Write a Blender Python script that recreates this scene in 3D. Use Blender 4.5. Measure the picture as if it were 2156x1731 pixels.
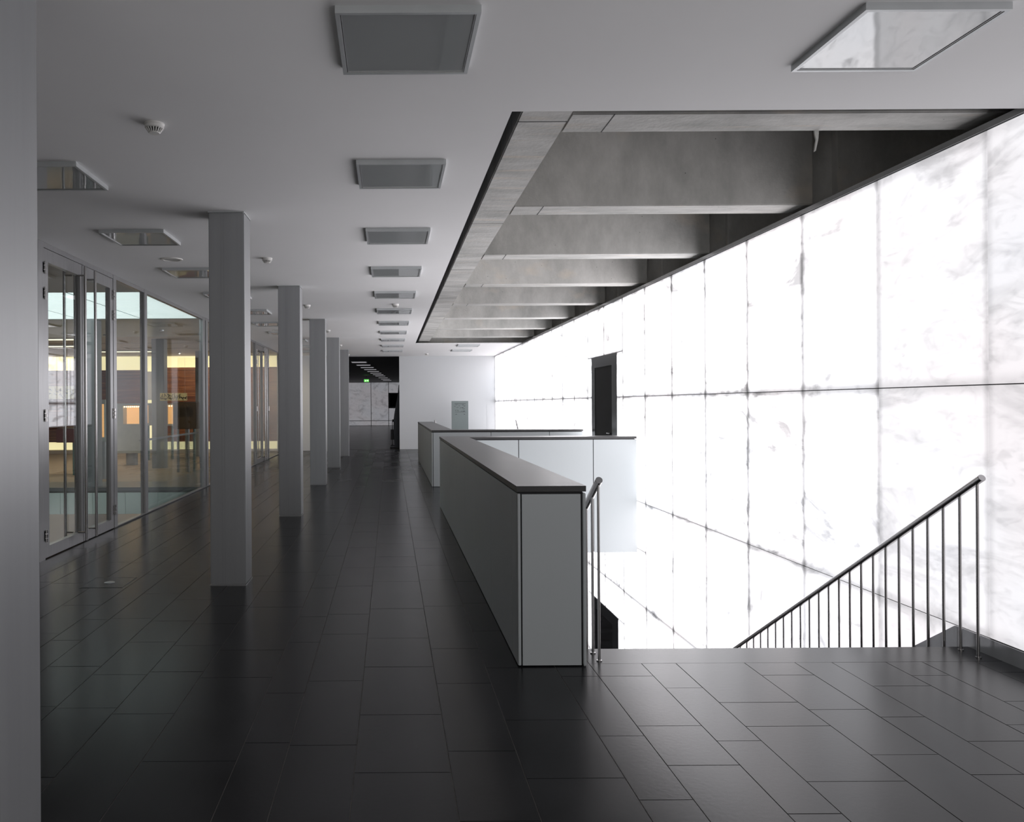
import bpy, bmesh, math, random
from mathutils import Vector, Matrix

C = bpy.context.scene
COL = C.collection
for o in list(bpy.data.objects):
    bpy.data.objects.remove(o)
random.seed(7)

# ------------------------------------------------------------------ camera
F_PX, VPX, VPY, W, H = 1650.0, 821.0, 852.0, 2156.0, 1731.0
EYE = 1.55
cam_data = bpy.data.cameras.new('camera')
cam = bpy.data.objects.new('camera', cam_data)
COL.objects.link(cam)
cam_data.sensor_fit = 'HORIZONTAL'
cam_data.sensor_width = 36
cam_data.lens = F_PX / W * 36
cam_data.shift_x = (W / 2 - VPX) / W
cam_data.shift_y = (VPY - H / 2) / W
cam_data.clip_start = 0.05
cam_data.clip_end = 200
cam.matrix_world = (Matrix.Translation((0, 0, EYE)) @ Matrix.Rotation(math.radians(90), 4, 'X')
                    @ Matrix.Rotation(-0.006, 4, 'Z'))
C.camera = cam

# ------------------------------------------------------------------ world, exposure
world = bpy.data.worlds.new('world')
C.world = world
world.use_nodes = True
world.node_tree.nodes['Background'].inputs[0].default_value = (0.6, 0.65, 0.7, 1)
world.node_tree.nodes['Background'].inputs[1].default_value = 0.02
C.view_settings.view_transform = 'Standard'
C.view_settings.look = 'None'
C.view_settings.exposure = 0.22
C.view_settings.gamma = 1.0
C.view_settings.use_curve_mapping = False

MARBLE_LIGHT = 1.0      # brightness of the backlit stone wall
SKY_PANEL = 1.0         # luminous ceiling of the gallery

# added fill light behind the camera, standing in for unseen daylight
fill = bpy.data.lights.new('rear_fill_light', 'AREA')
fill.shape = 'RECTANGLE'
fill.size, fill.size_y = 5.6, 2.4
fill.energy = 56
fill.color = (1.0, 0.985, 0.96)
fo = bpy.data.objects.new('rear_fill_light', fill)
COL.objects.link(fo)
fo.location = (0.0, -2.5, 1.75)
fo.rotation_euler = (math.radians(90), 0, 0)

# ------------------------------------------------------------------ helpers
WL = {}


def newbm():
    return bmesh.new()


def box(bm, x0, x1, y0, y1, z0, z1, bevel=0.0):
    vs = [bm.verts.new((x, y, z)) for z in (z0, z1) for y in (y0, y1) for x in (x0, x1)]
    f = [(0, 2, 3, 1), (4, 5, 7, 6), (0, 1, 5, 4), (2, 6, 7, 3), (0, 4, 6, 2), (1, 3, 7, 5)]
    fs = [bm.faces.new([vs[i] for i in q]) for q in f]
    if bevel:
        es = list({e for q in fs for e in q.edges})
        bmesh.ops.bevel(bm, geom=es, offset=bevel, segments=2, affect='EDGES')
    return bm


def B(*a, **k):
    return box(newbm(), *a, **k)


def tube(bm, p0, p1, r, seg=16, r1=None):
    p0, p1 = Vector(p0), Vector(p1)
    d = p1 - p0
    q = Vector((0, 0, 1)).rotation_difference(d.normalized()).to_matrix().to_4x4()
    m = Matrix.Translation((p0 + p1) / 2) @ q
    bmesh.ops.create_cone(bm, cap_ends=True, segments=seg, radius1=r, radius2=r if r1 is None else r1,
                          depth=d.length, matrix=m)
    return bm


def lathe(bm, prof, c, seg=32):
    """profile [(r,z)] around a vertical axis through c"""
    rings = []
    for r, z in prof:
        if r < 1e-6:
            rings.append([bm.verts.new((c[0], c[1], c[2] + z))])
        else:
            rings.append([bm.verts.new((c[0] + r * math.cos(2 * math.pi * i / seg),
                                        c[1] + r * math.sin(2 * math.pi * i / seg), c[2] + z)) for i in range(seg)])
    for a, b in zip(rings, rings[1:]):
        for i in range(seg):
            j = (i + 1) % seg
            if len(a) == 1:
                bm.faces.new((a[0], b[i], b[j]))
            elif len(b) == 1:
                bm.faces.new((a[i], a[j], b[0]))
            else:
                bm.faces.new((a[i], a[j], b[j], b[i]))
    bmesh.ops.recalc_face_normals(bm, faces=bm.faces)
    return bm


def prism(bm, pts, axis, a0, a1):
    """polygon pts in the two other axes, extruded along axis from a0 to a1"""
    def mk(p, a):
        if axis == 'x':
            return (a, p[0], p[1])
        if axis == 'y':
            return (p[0], a, p[1])
        return (p[0], p[1], a)
    v0 = [bm.verts.new(mk(p, a0)) for p in pts]
    v1 = [bm.verts.new(mk(p, a1)) for p in pts]
    n = len(pts)
    bm.faces.new(v0)
    bm.faces.new(v1[::-1])
    for i in range(n):
        j = (i + 1) % n
        bm.faces.new((v0[i], v1[i], v1[j], v0[j]))
    bmesh.ops.recalc_face_normals(bm, faces=bm.faces)
    return bm


def plate(xs, ys, holes, z0, z1, bm=None):
    """one connected slab on a grid of cut lines, with rectangular holes"""
    bm = bm or newbm()
    xs, ys = sorted(set(xs)), sorted(set(ys))
    top, bot = {}, {}

    def v(d, i, j, z):
        if (i, j) not in d:
            d[(i, j)] = bm.verts.new((xs[i], ys[j], z))
        return d[(i, j)]

    def solid(i, j):
        if i < 0 or j < 0 or i >= len(xs) - 1 or j >= len(ys) - 1:
            return False
        cx, cy = (xs[i] + xs[i + 1]) / 2, (ys[j] + ys[j + 1]) / 2
        return not any(h[0] < cx < h[1] and h[2] < cy < h[3] for h in holes)
    for i in range(len(xs) - 1):
        for j in range(len(ys) - 1):
            if not solid(i, j):
                continue
            bm.faces.new((v(top, i, j, z1), v(top, i + 1, j, z1), v(top, i + 1, j + 1, z1), v(top, i, j + 1, z1)))
            bm.faces.new((v(bot, i, j, z0), v(bot, i, j + 1, z0), v(bot, i + 1, j + 1, z0), v(bot, i + 1, j, z0)))
            for di, dj, a, b in ((-1, 0, (i, j + 1), (i, j)), (1, 0, (i + 1, j), (i + 1, j + 1)),
                                 (0, -1, (i, j), (i + 1, j)), (0, 1, (i + 1, j + 1), (i, j + 1))):
                if not solid(i + di, j + dj):
                    bm.faces.new((v(top, *a, z1), v(bot, *a, z0), v(bot, *b, z0), v(top, *b, z1)))
    bmesh.ops.recalc_face_normals(bm, faces=bm.faces)
    return bm


def tag(o, label=None, cat=None, group=None, kind=None):
    if label:
        o['label'] = label
    if cat:
        o['category'] = cat
    if group:
        o['group'] = group
    if kind:
        o['kind'] = kind
    return o


def empty(name, loc, label=None, cat=None, group=None, kind=None):
    o = bpy.data.objects.new(name, None)
    COL.objects.link(o)
    o.location = loc
    o.empty_display_size = 0.1
    WL[o.name] = Vector(loc)
    return tag(o, label, cat, group, kind)


def part(name, bm, mat, parent=None, smooth=False, origin=None):
    """bm is in world coordinates; the object's mesh is stored relative to its thing's base"""
    off = WL[parent.name] if parent is not None else (Vector(origin) if origin else Vector((0, 0, 0)))
    if off.length:
        bmesh.ops.translate(bm, verts=bm.verts, vec=-off)
    me = bpy.data.meshes.new(name)
    bm.to_mesh(me)
    bm.free()
    me.materials.append(mat)
    if smooth:
        for p in me.polygons:
            p.use_smooth = True
        try:
            me.set_sharp_from_angle(angle=math.radians(35))
        except Exception:
            pass
    o = bpy.data.objects.new(name, me)
    COL.objects.link(o)
    if parent is not None:
        o.parent = parent
    else:
        o.location = off
    WL[o.name] = off
    return o


def copy_tree(root, loc, label=None, rotz=None):
    def rec(o, par):
        c = o.copy()
        COL.objects.link(c)
        c.parent = par
        for ch in kids.get(o.name, []):
            rec(ch, c)
        return c
    kids = {}

    def gather(o):
        kids[o.name] = list(o.children)
        for ch in o.children:
            gather(ch)
    gather(root)
    c = rec(root, None)
    c.location = loc
    if rotz is not None:
        c.rotation_euler = (0, 0, rotz)
    if label:
        c['label'] = label
    return c


# ------------------------------------------------------------------ materials
def mat(name):
    m = bpy.data.materials.new(name)
    m.use_nodes = True
    nt = m.node_tree
    return m, nt, nt.nodes, nt.links, nt.nodes['Principled BSDF']


def N(nt, typ, **kw):
    n = nt.nodes.new(typ)
    for k, v in kw.items():
        setattr(n, k, v)
    return n


def ramp(nt, stops):
    r = nt.nodes.new('ShaderNodeValToRGB')
    e = r.color_ramp.elements
    while len(e) < len(stops):
        e.new(0.5)
    for el, (p, c) in zip(e, stops):
        el.position = p
        el.color = (c[0], c[1], c[2], 1) if isinstance(c, tuple) else (c, c, c, 1)
    return r


def plain(name, col, rough=0.5, metal=0.0, spec=0.5, noise=0.06, nscale=6.0, bump=0.0, bscale=60.0, stretch=None,
          coat=0.0, ior=1.5):
    m, nt, nd, lk, p = mat(name)
    p.inputs['Roughness'].default_value = rough
    p.inputs['Metallic'].default_value = metal
    p.inputs['Specular IOR Level'].default_value = spec
    p.inputs['IOR'].default_value = ior
    p.inputs['Coat Weight'].default_value = coat
    tc = N(nt, 'ShaderNodeTexCoord')
    mp = N(nt, 'ShaderNodeMapping')
    if stretch:
        mp.inputs['Scale'].default_value = stretch
    lk.new(tc.outputs['Object'], mp.inputs[0])
    nz = N(nt, 'ShaderNodeTexNoise')
    nz.inputs['Scale'].default_value = nscale
    nz.inputs['Detail'].default_value = 5
    lk.new(mp.outputs[0], nz.inputs['Vector'])
    lo = tuple(max(0, c * (1 - noise)) for c in col)
    hi = tuple(min(1, c * (1 + noise)) for c in col)
    r = ramp(nt, [(0.3, lo), (0.7, hi)])
    lk.new(nz.outputs[0], r.inputs[0])
    lk.new(r.outputs[0], p.inputs['Base Color'])
    if bump:
        nb = N(nt, 'ShaderNodeTexNoise')
        nb.inputs['Scale'].default_value = bscale
        nb.inputs['Detail'].default_value = 3
        lk.new(mp.outputs[0], nb.inputs['Vector'])
        b = N(nt, 'ShaderNodeBump')
        b.inputs['Strength'].default_value = bump
        b.inputs['Distance'].default_value = 0.01
        lk.new(nb.outputs[0], b.inputs['Height'])
        lk.new(b.outputs[0], p.inputs['Normal'])
    return m


def emit(name, col, s):
    m, nt, nd, lk, p = mat(name)
    p.inputs['Base Color'].default_value = (*col, 1)
    p.inputs['Emission Color'].default_value = (*col, 1)
    p.inputs['Emission Strength'].default_value = s
    return m


def marble(name, strength, lo=0.62, dim_edges=True, tint=(0.985, 0.968, 1.0)):
    """translucent veined stone lit from behind"""
    m, nt, nd, lk, p = mat(name)
    p.inputs['Base Color'].default_value = (0.30, 0.30, 0.31, 1)
    p.inputs['Roughness'].default_value = 0.35
    tc = N(nt, 'ShaderNodeTexCoord')
    oi = N(nt, 'ShaderNodeObjectInfo')
    geo = N(nt, 'ShaderNodeNewGeometry')
    off = N(nt, 'ShaderNodeVectorMath', operation='SCALE')
    cmb = N(nt, 'ShaderNodeCombineXYZ')
    lk.new(oi.outputs['Random'], cmb.inputs[0])
    cmb.inputs[1].default_value = 0.3
    lk.new(oi.outputs['Random'], cmb.inputs[2])
    lk.new(cmb.outputs[0], off.inputs[0])
    off.inputs['Scale'].default_value = 0.6
    add = N(nt, 'ShaderNodeVectorMath', operation='ADD')
    lk.new(geo.outputs['Position'], add.inputs[0])
    lk.new(off.outputs[0], add.inputs[1])
    mp = N(nt, 'ShaderNodeMapping')
    mp.inputs['Rotation'].default_value = (math.radians(28), 0, 0)
    mp.inputs['Scale'].default_value = (1, 0.75, 1.7)
    lk.new(add.outputs[0], mp.inputs[0])
    big = N(nt, 'ShaderNodeTexNoise')
    big.inputs['Scale'].default_value = 1.3
    big.inputs['Detail'].default_value = 7
    big.inputs['Roughness'].default_value = 0.6
    big.inputs['Distortion'].default_value = 1.4
    lk.new(mp.outputs[0], big.inputs['Vector'])
    # vein cores let through about the same amount of light however strong the lamps behind the panel are
    scv = N(nt, 'ShaderNodeSeparateColor')
    lk.new(oi.outputs['Color'], scv.inputs[0])
    dvv = N(nt, 'ShaderNodeMath', operation='DIVIDE')
    dvv.inputs[0].default_value = lo
    lk.new(scv.outputs[0], dvv.inputs[1])
    r1 = N(nt, 'ShaderNodeMapRange', interpolation_type='SMOOTHSTEP')
    r1.inputs['From Min'].default_value = 0.30
    r1.inputs['From Max'].default_value = 0.52
    lk.new(dvv.outputs[0], r1.inputs['To Min'])
    lk.new(big.outputs[0], r1.inputs['Value'])
    fine = N(nt, 'ShaderNodeTexNoise')
    fine.inputs['Scale'].default_value = 5.0
    fine.inputs['Detail'].default_value = 8
    fine.inputs['Distortion'].default_value = 2.0
    lk.new(mp.outputs[0], fine.inputs['Vector'])
    r2 = ramp(nt, [(0.32, 0.86), (0.5, 1.0)])
    lk.new(fine.outputs[0], r2.inputs[0])
    mul = N(nt, 'ShaderNodeMath', operation='MULTIPLY')
    lk.new(r1.outputs[0], mul.inputs[0])
    lk.new(r2.outputs[0], mul.inputs[1])
    last = mul.outputs[0]
    if dim_edges:      # shadow of the carrier frame, painted into the glow along each slab's edges
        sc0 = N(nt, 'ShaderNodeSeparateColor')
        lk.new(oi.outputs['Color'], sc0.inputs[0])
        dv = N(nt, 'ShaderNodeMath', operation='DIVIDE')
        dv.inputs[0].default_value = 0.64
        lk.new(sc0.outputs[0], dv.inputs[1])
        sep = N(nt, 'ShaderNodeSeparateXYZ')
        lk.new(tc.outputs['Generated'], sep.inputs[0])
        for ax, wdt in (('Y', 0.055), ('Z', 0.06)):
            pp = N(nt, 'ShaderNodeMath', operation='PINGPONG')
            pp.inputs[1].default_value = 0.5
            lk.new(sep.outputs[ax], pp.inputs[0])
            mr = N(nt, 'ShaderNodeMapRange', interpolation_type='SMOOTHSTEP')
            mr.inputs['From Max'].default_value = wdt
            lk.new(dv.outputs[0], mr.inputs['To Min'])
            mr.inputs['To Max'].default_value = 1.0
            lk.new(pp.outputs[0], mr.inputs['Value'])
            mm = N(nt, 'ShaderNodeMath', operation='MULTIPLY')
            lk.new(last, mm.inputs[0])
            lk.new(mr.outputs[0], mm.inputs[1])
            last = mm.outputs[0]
    st = N(nt, 'ShaderNodeMath', operation='MULTIPLY')
    lk.new(last, st.inputs[0])
    st.inputs[1].default_value = strength
    st2 = N(nt, 'ShaderNodeMath', operation='MULTIPLY')     # each panel's own lamp level (object colour)
    sc_ = N(nt, 'ShaderNodeSeparateColor')
    lk.new(oi.outputs['Color'], sc_.inputs[0])
    lk.new(st.outputs[0], st2.inputs[0])
    lk.new(sc_.outputs[0], st2.inputs[1])
    st = st2
    cn = N(nt, 'ShaderNodeTexNoise')
    cn.inputs['Scale'].default_value = 0.8
    lk.new(add.outputs[0], cn.inputs['Vector'])
    rc = ramp(nt, [(0.38, (0.97 * tint[0], 0.985 * tint[1], 1.0 * tint[2])), (0.5, tint),
                   (0.62, (1.0 * tint[0], 0.97 * tint[1], 0.965 * tint[2]))])
    lk.new(cn.outputs[0], rc.inputs[0])
    lk.new(rc.outputs[0], p.inputs['Emission Color'])
    lk.new(st.outputs[0], p.inputs['Emission Strength'])
    return m


def slate(name, lo, hi, rough=0.3, ior=1.28, bump=0.06, bscale=45):
    m, nt, nd, lk, p = mat(name)
    geo = N(nt, 'ShaderNodeNewGeometry')
    nz = N(nt, 'ShaderNodeTexNoise')
    nz.inputs['Scale'].default_value = 2.2
    nz.inputs['Detail'].default_value = 8
    nz.inputs['Roughness'].default_value = 0.55
    lk.new(geo.outputs['Position'], nz.inputs['Vector'])
    mix = N(nt, 'ShaderNodeMath', operation='MULTIPLY_ADD')
    lk.new(geo.outputs['Random Per Island'], mix.inputs[0])
    mix.inputs[1].default_value = 0.22
    lk.new(nz.outputs[0], mix.inputs[2])
    r = ramp(nt, [(0.35, lo), (0.9, hi)])
    lk.new(mix.outputs[0], r.inputs[0])
    lk.new(r.outputs[0], p.inputs['Base Color'])
    rr = N(nt, 'ShaderNodeMapRange')
    rr.inputs['From Min'].default_value = 0.3
    rr.inputs['From Max'].default_value = 0.8
    rr.inputs['To Min'].default_value = rough - 0.01
    rr.inputs['To Max'].default_value = rough + 0.02
    lk.new(mix.outputs[0], rr.inputs['Value'])
    ii = N(nt, 'ShaderNodeMath', operation='MULTIPLY_ADD')
    lk.new(geo.outputs['Random Per Island'], ii.inputs[0])
    ii.inputs[1].default_value = 0.05
    lk.new(rr.outputs[0], ii.inputs[2])
    lk.new(ii.outputs[0], p.inputs['Roughness'])
    il = N(nt, 'ShaderNodeMapRange')
    il.inputs['To Min'].default_value = 0.42
    il.inputs['To Max'].default_value = 0.58
    lk.new(geo.outputs['Random Per Island'], il.inputs['Value'])
    lk.new(il.outputs[0], p.inputs['Specular IOR Level'])
    p.inputs['IOR'].default_value = ior
    fb = N(nt, 'ShaderNodeTexNoise')
    fb.inputs['Scale'].default_value = bscale
    fb.inputs['Detail'].default_value = 5
    lk.new(geo.outputs['Position'], fb.inputs['Vector'])
    b = N(nt, 'ShaderNodeBump')
    b.inputs['Strength'].default_value = bump
    b.inputs['Distance'].default_value = 0.004
    lk.new(fb.outputs[0], b.inputs['Height'])
    lk.new(b.outputs[0], p.inputs['Normal'])
    return m


def concrete(name, lo, hi):
    m, nt, nd, lk, p = mat(name)
    geo = N(nt, 'ShaderNodeNewGeometry')
    a = N(nt, 'ShaderNodeTexNoise')
    a.inputs['Scale'].default_value = 1.6
    a.inputs['Detail'].default_value = 9
    a.inputs['Roughness'].default_value = 0.68
    mp = N(nt, 'ShaderNodeMapping')
    mp.inputs['Scale'].default_value = (1, 2.5, 0.55)
    lk.new(geo.outputs['Position'], mp.inputs[0])
    lk.new(mp.outputs[0], a.inputs['Vector'])
    r = ramp(nt, [(0.3, lo), (0.7, hi)])
    lk.new(a.outputs[0], r.inputs[0])
    # blowholes
    v = N(nt, 'ShaderNodeTexVoronoi')
    v.inputs['Scale'].default_value = 7
    lk.new(geo.outputs['Position'], v.inputs['Vector'])
    rv = ramp(nt, [(0.02, 0.25), (0.045, 1.0)])
    lk.new(v.outputs['Distance'], rv.inputs[0])
    mx = N(nt, 'ShaderNodeMix', data_type='RGBA', blend_type='MULTIPLY')
    mx.inputs[0].default_value = 1
    lk.new(r.outputs[0], mx.inputs[6])
    lk.new(rv.outputs[0], mx.inputs[7])
    # rusty and lime streaks
    s = N(nt, 'ShaderNodeTexNoise')
    s.inputs['Scale'].default_value = 2.5
    s.inputs['Detail'].default_value = 4
    mp2 = N(nt, 'ShaderNodeMapping')
    mp2.inputs['Scale'].default_value = (0.6, 6, 1)
    lk.new(geo.outputs['Position'], mp2.inputs[0])
    lk.new(mp2.outputs[0], s.inputs['Vector'])
    rs = ramp(nt, [(0.58, 0.0), (0.72, 0.5)])
    lk.new(s.outputs[0], rs.inputs[0])
    mx2 = N(nt, 'ShaderNodeMix', data_type='RGBA')
    lk.new(rs.outputs[0], mx2.inputs[0])
    lk.new(mx.outputs[2], mx2.inputs[6])
    mx2.inputs[7].default_value = (hi[0] * 1.05, hi[1] * 0.93, hi[2] * 0.8, 1)
    lk.new(mx2.outputs[2], p.inputs['Base Color'])
    p.inputs['Roughness'].default_value = 0.85
    b = N(nt, 'ShaderNodeBump')
    b.inputs['Strength'].default_value = 0.35
    b.inputs['Distance'].default_value = 0.01
    f = N(nt, 'ShaderNodeTexNoise')
    f.inputs['Scale'].default_value = 30
    f.inputs['Detail'].default_value = 6
    lk.new(geo.outputs['Position'], f.inputs['Vector'])
    lk.new(f.outputs[0], b.inputs['Height'])
    lk.new(b.outputs[0], p.inputs['Normal'])
    return m


def glass(name, tint, ior=1.45):
    m = bpy.data.materials.new(name)
    m.use_nodes = True
    nt = m.node_tree
    nt.nodes.clear()
    lk = nt.links
    out = N(nt, 'ShaderNodeOutputMaterial')
    t = N(nt, 'ShaderNodeBsdfTransparent')
    t.inputs[0].default_value = (*tint, 1)
    g = N(nt, 'ShaderNodeBsdfGlossy')
    g.inputs['Roughness'].default_value = 0.0
    g.inputs[0].default_value = (0.9, 0.9, 0.92, 1)
    fr = N(nt, 'ShaderNodeFresnel')
    geo = N(nt, 'ShaderNodeNewGeometry')       # same reflectance from both sides of the thin pane
    mi = N(nt, 'ShaderNodeMapRange')
    mi.inputs['To Min'].default_value = ior
    mi.inputs['To Max'].default_value = 1.0 / ior
    lk.new(geo.outputs['Backfacing'], mi.inputs['Value'])
    lk.new(mi.outputs[0], fr.inputs[0])
    mx = N(nt, 'ShaderNodeMixShader')
    lk.new(fr.outputs[0], mx.inputs[0])
    lk.new(t.outputs[0], mx.inputs[1])
    lk.new(g.outputs[0], mx.inputs[2])
    lk.new(mx.outputs[0], out.inputs[0])
    return m


def laminate(name, a, b_, c):
    """brown stacked-layer cladding"""
    m, nt, nd, lk, p = mat(name)
    geo = N(nt, 'ShaderNodeNewGeometry')
    mp = N(nt, 'ShaderNodeMapping')
    mp.inputs['Scale'].default_value = (0.35, 0.35, 9)
    lk.new(geo.outputs['Position'], mp.inputs[0])
    n = N(nt, 'ShaderNodeTexNoise')
    n.inputs['Scale'].default_value = 2.2
    n.inputs['Detail'].default_value = 7
    n.inputs['Distortion'].default_value = 1.0
    lk.new(mp.outputs[0], n.inputs['Vector'])
    r = ramp(nt, [(0.3, a), (0.5, b_), (0.72, c)])
    lk.new(n.outputs[0], r.inputs[0])
    lk.new(r.outputs[0], p.inputs['Base Color'])
    p.inputs['Roughness'].default_value = 0.5
    return m


M = {}
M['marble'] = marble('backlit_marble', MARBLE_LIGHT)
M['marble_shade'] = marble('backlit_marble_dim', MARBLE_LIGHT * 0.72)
M['marble_far'] = marble('dim_grey_marble', 0.22, lo=0.68, dim_edges=False, tint=(0.95, 0.94, 1.0))
M['plaster'] = plain('white_plaster', (0.85, 0.845, 0.85), 0.9, noise=0.012, nscale=1.0, spec=0.2)
M['wallwhite'] = plain('white_wall_paint', (0.62, 0.635, 0.65), 0.85, noise=0.01, nscale=1.0, spec=0.2)
M['darkwall'] = plain('dark_wall', (0.10, 0.095, 0.09), 0.8)
M['black'] = plain('black_paint', (0.012, 0.012, 0.014), 0.6)
M['gap'] = plain('dark_joint', (0.02, 0.02, 0.022), 0.8)  # near-black colour for joints, cores and backings
M['slate'] = slate('grey_slate', (0.0065, 0.0065, 0.0075), (0.022, 0.0225, 0.025), 0.22)
M['slate_top'] = slate('honed_slate', (0.035, 0.035, 0.036), (0.06, 0.059, 0.059), 0.30, ior=1.33, bump=0.35, bscale=160)
M['grout'] = plain('grout', (0.11, 0.105, 0.10), 0.9, noise=0.2)
M['concrete'] = concrete('cast_concrete', (0.34, 0.34, 0.325), (0.64, 0.63, 0.61))
M['steel'] = plain('coated_steel', (0.325, 0.332, 0.342), 0.42, metal=0.35, noise=0.05, nscale=1.2, stretch=(8, 8, 0.4))
M['seam'] = plain('weld_seam', (0.30, 0.305, 0.31), 0.5, metal=0.35)
M['panel'] = plain('satin_grey_panel', (0.405, 0.43, 0.44), 0.42, noise=0.015, nscale=0.6, spec=0.4)
M['alu'] = plain('brushed_aluminium', (0.42, 0.42, 0.43), 0.32, metal=0.85, noise=0.05, stretch=(10, 10, 0.5))
M['stainless'] = plain('stainless_steel', (0.42, 0.41, 0.41), 0.24, metal=1.0, noise=0.04)
M['darksteel'] = plain('dark_steel', (0.15, 0.145, 0.15), 0.28, metal=0.7, noise=0.04)
M['blackmetal'] = plain('black_metal', (0.03, 0.03, 0.03), 0.4, metal=0.5)
M['skirt'] = plain('grey_skirting', (0.36, 0.365, 0.375), 0.16, metal=0.4, noise=0.03)
M['lampglass'] = plain('lamp_cover_glass', (0.37, 0.385, 0.39), 0.012, noise=0.03, nscale=1.0, bump=0.12, bscale=2.6, ior=3.0)
M['lampframe'] = plain('white_lamp_frame', (0.52, 0.54, 0.55), 0.4, metal=0.3)
M['plastic'] = plain('white_plastic', (0.72, 0.71, 0.69), 0.45, noise=0.01)
M['slot'] = plain('dark_slot', (0.03, 0.03, 0.03), 0.7)
M['glass'] = glass('partition_glass', (0.955, 0.975, 0.97))
M['glassgreen'] = glass('guard_glass', (0.95, 0.985, 0.975))
M['portal'] = plain('door_portal_steel', (0.16, 0.165, 0.17), 0.22, metal=0.75, noise=0.03)
M['doordark'] = plain('dark_door_leaf', (0.045, 0.043, 0.043), 0.10, metal=0.35, noise=0.03)
M['tan'] = plain('tan_carpet', (0.36, 0.29, 0.22), 0.7, noise=0.08, nscale=3)
M['stone_in'] = plain('gallery_stone_floor', (0.22, 0.21, 0.20), 0.3, noise=0.1, nscale=2)
M['stone_red'] = plain('gallery_near_floor', (0.26, 0.22, 0.21), 0.3, noise=0.08, nscale=2)
M['greenpanel'] = plain('pale_green_cladding', (0.84, 0.92, 0.88), 0.4, noise=0.02)
M['galceil'] = plain('gallery_ceiling', (0.42, 0.46, 0.43), 0.35, noise=0.05, nscale=1, stretch=(0.4, 5, 1))
M['galbeige'] = plain('gallery_beige_ceiling', (0.50, 0.45, 0.40), 0.7, noise=0.02)
M['palewall'] = plain('pale_cool_wall', (0.50, 0.60, 0.58), 0.7)
M['brown'] = laminate('layered_brown', (0.07, 0.018, 0.008), (0.16, 0.05, 0.02), (0.34, 0.15, 0.06))
M['cove'] = emit('cove_yellow', (1.0, 0.9, 0.52), 0.85)
M['tube'] = emit('linear_lamp', (1.0, 0.93, 0.70), 1.3)
M['warm'] = emit('warm_case_light', (1.0, 0.52, 0.2), 0.85)
M['bulb'] = emit('spot_bulb', (1.0, 0.7, 0.4), 6.0)
M['caseglass'] = plain('brown_tinted_case', (0.09, 0.06, 0.035), 0.15, noise=0.1)
M['casegrey'] = plain('case_grey', (0.40, 0.43, 0.42), 0.4)
M['redbox'] = plain('dark_red_panel', (0.12, 0.02, 0.02), 0.4)
M['teal'] = plain('teal_steel', (0.16, 0.25, 0.25), 0.3, metal=0.4)
M['skypanel'] = emit('luminous_ceiling_pane', (0.82, 0.96, 0.95), SKY_PANEL)
M['paper'] = plain('pale_banner', (0.60, 0.50, 0.26), 0.7, noise=0.05)
M['ink'] = plain('ink', (0.05, 0.03, 0.02), 0.7)
M['stele'] = plain('grey_green_stele', (0.17, 0.205, 0.205), 0.4, noise=0.02)
M['print'] = plain('stele_print', (0.05, 0.06, 0.065), 0.5)
M['navy'] = plain('dark_blue_hull', (0.012, 0.018, 0.028), 0.35, noise=0.3, nscale=5)
M['green'] = emit('exit_green', (0.15, 0.75, 0.12), 0.9)
M['exitwhite'] = emit('exit_white', (0.9, 1.0, 0.8), 1.2)
M['hallfloor'] = slate('hall_floor_slate', (0.022, 0.020, 0.020), (0.05, 0.045, 0.045), 0.22)
M['flap'] = plain('pale_flap', (0.55, 0.55, 0.53), 0.8)

XL, XR = -3.53, 3.656
YF, YB = 27.2, -2.6
ZC = 3.222
well1 = (1.162, 3.66, 4.95, 11.46)
well2 = (1.162, 3.66, 15.11, 21.8)

# ================================================================== FLOOR
floor = empty('floor', (0, 0, 0), kind='structure')
part('floor_slab', plate([XL, 1.162, 3.59, 3.642], [YB, 4.95, 11.46, 15.11, 21.8, YF + 0.15], [well1, well2, (3.59, 3.66, 11.4, 15.2)], -0.45, -0.0022), M['grout'], floor)

rows = [-3.53, -3.20, -2.98, -2.57, -2.26, -2.05, -1.73, -1.41, -1.094, -0.678, -0.468, -0.16, 0.249, 0.554, 0.963,
        1.176, 1.487, 1.692, 2.10, 2.40, 2.62, 2.94, 3.156, 3.47, 3.642]
known = {0.963: [3.06, 3.65, 4.45], 1.176: [2.6, 3.35, 3.76, 4.45], 1.487: [2.95, 3.59, 4.26], 1.692: [2.45, 3.20, 3.75, 4.05],
         2.10: [2.7, 3.44, 3.95], 2.40: [2.6, 3.25, 3.85], 2.62: [2.8, 3.57, 4.27], 2.94: [3.0, 3.75, 4.43],
         0.554: [2.7, 3.24, 3.84, 4.6], 0.249: [2.91, 3.5, 4.35], -0.16: [2.6, 3.30, 3.917, 4.63, 5.2, 5.95, 6.86],
         -0.468: [2.5, 3.57, 4.4]}
GAP = 0.0022
tiles = []
strip = (1.176, 3.62, 4.665, 4.95)
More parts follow.
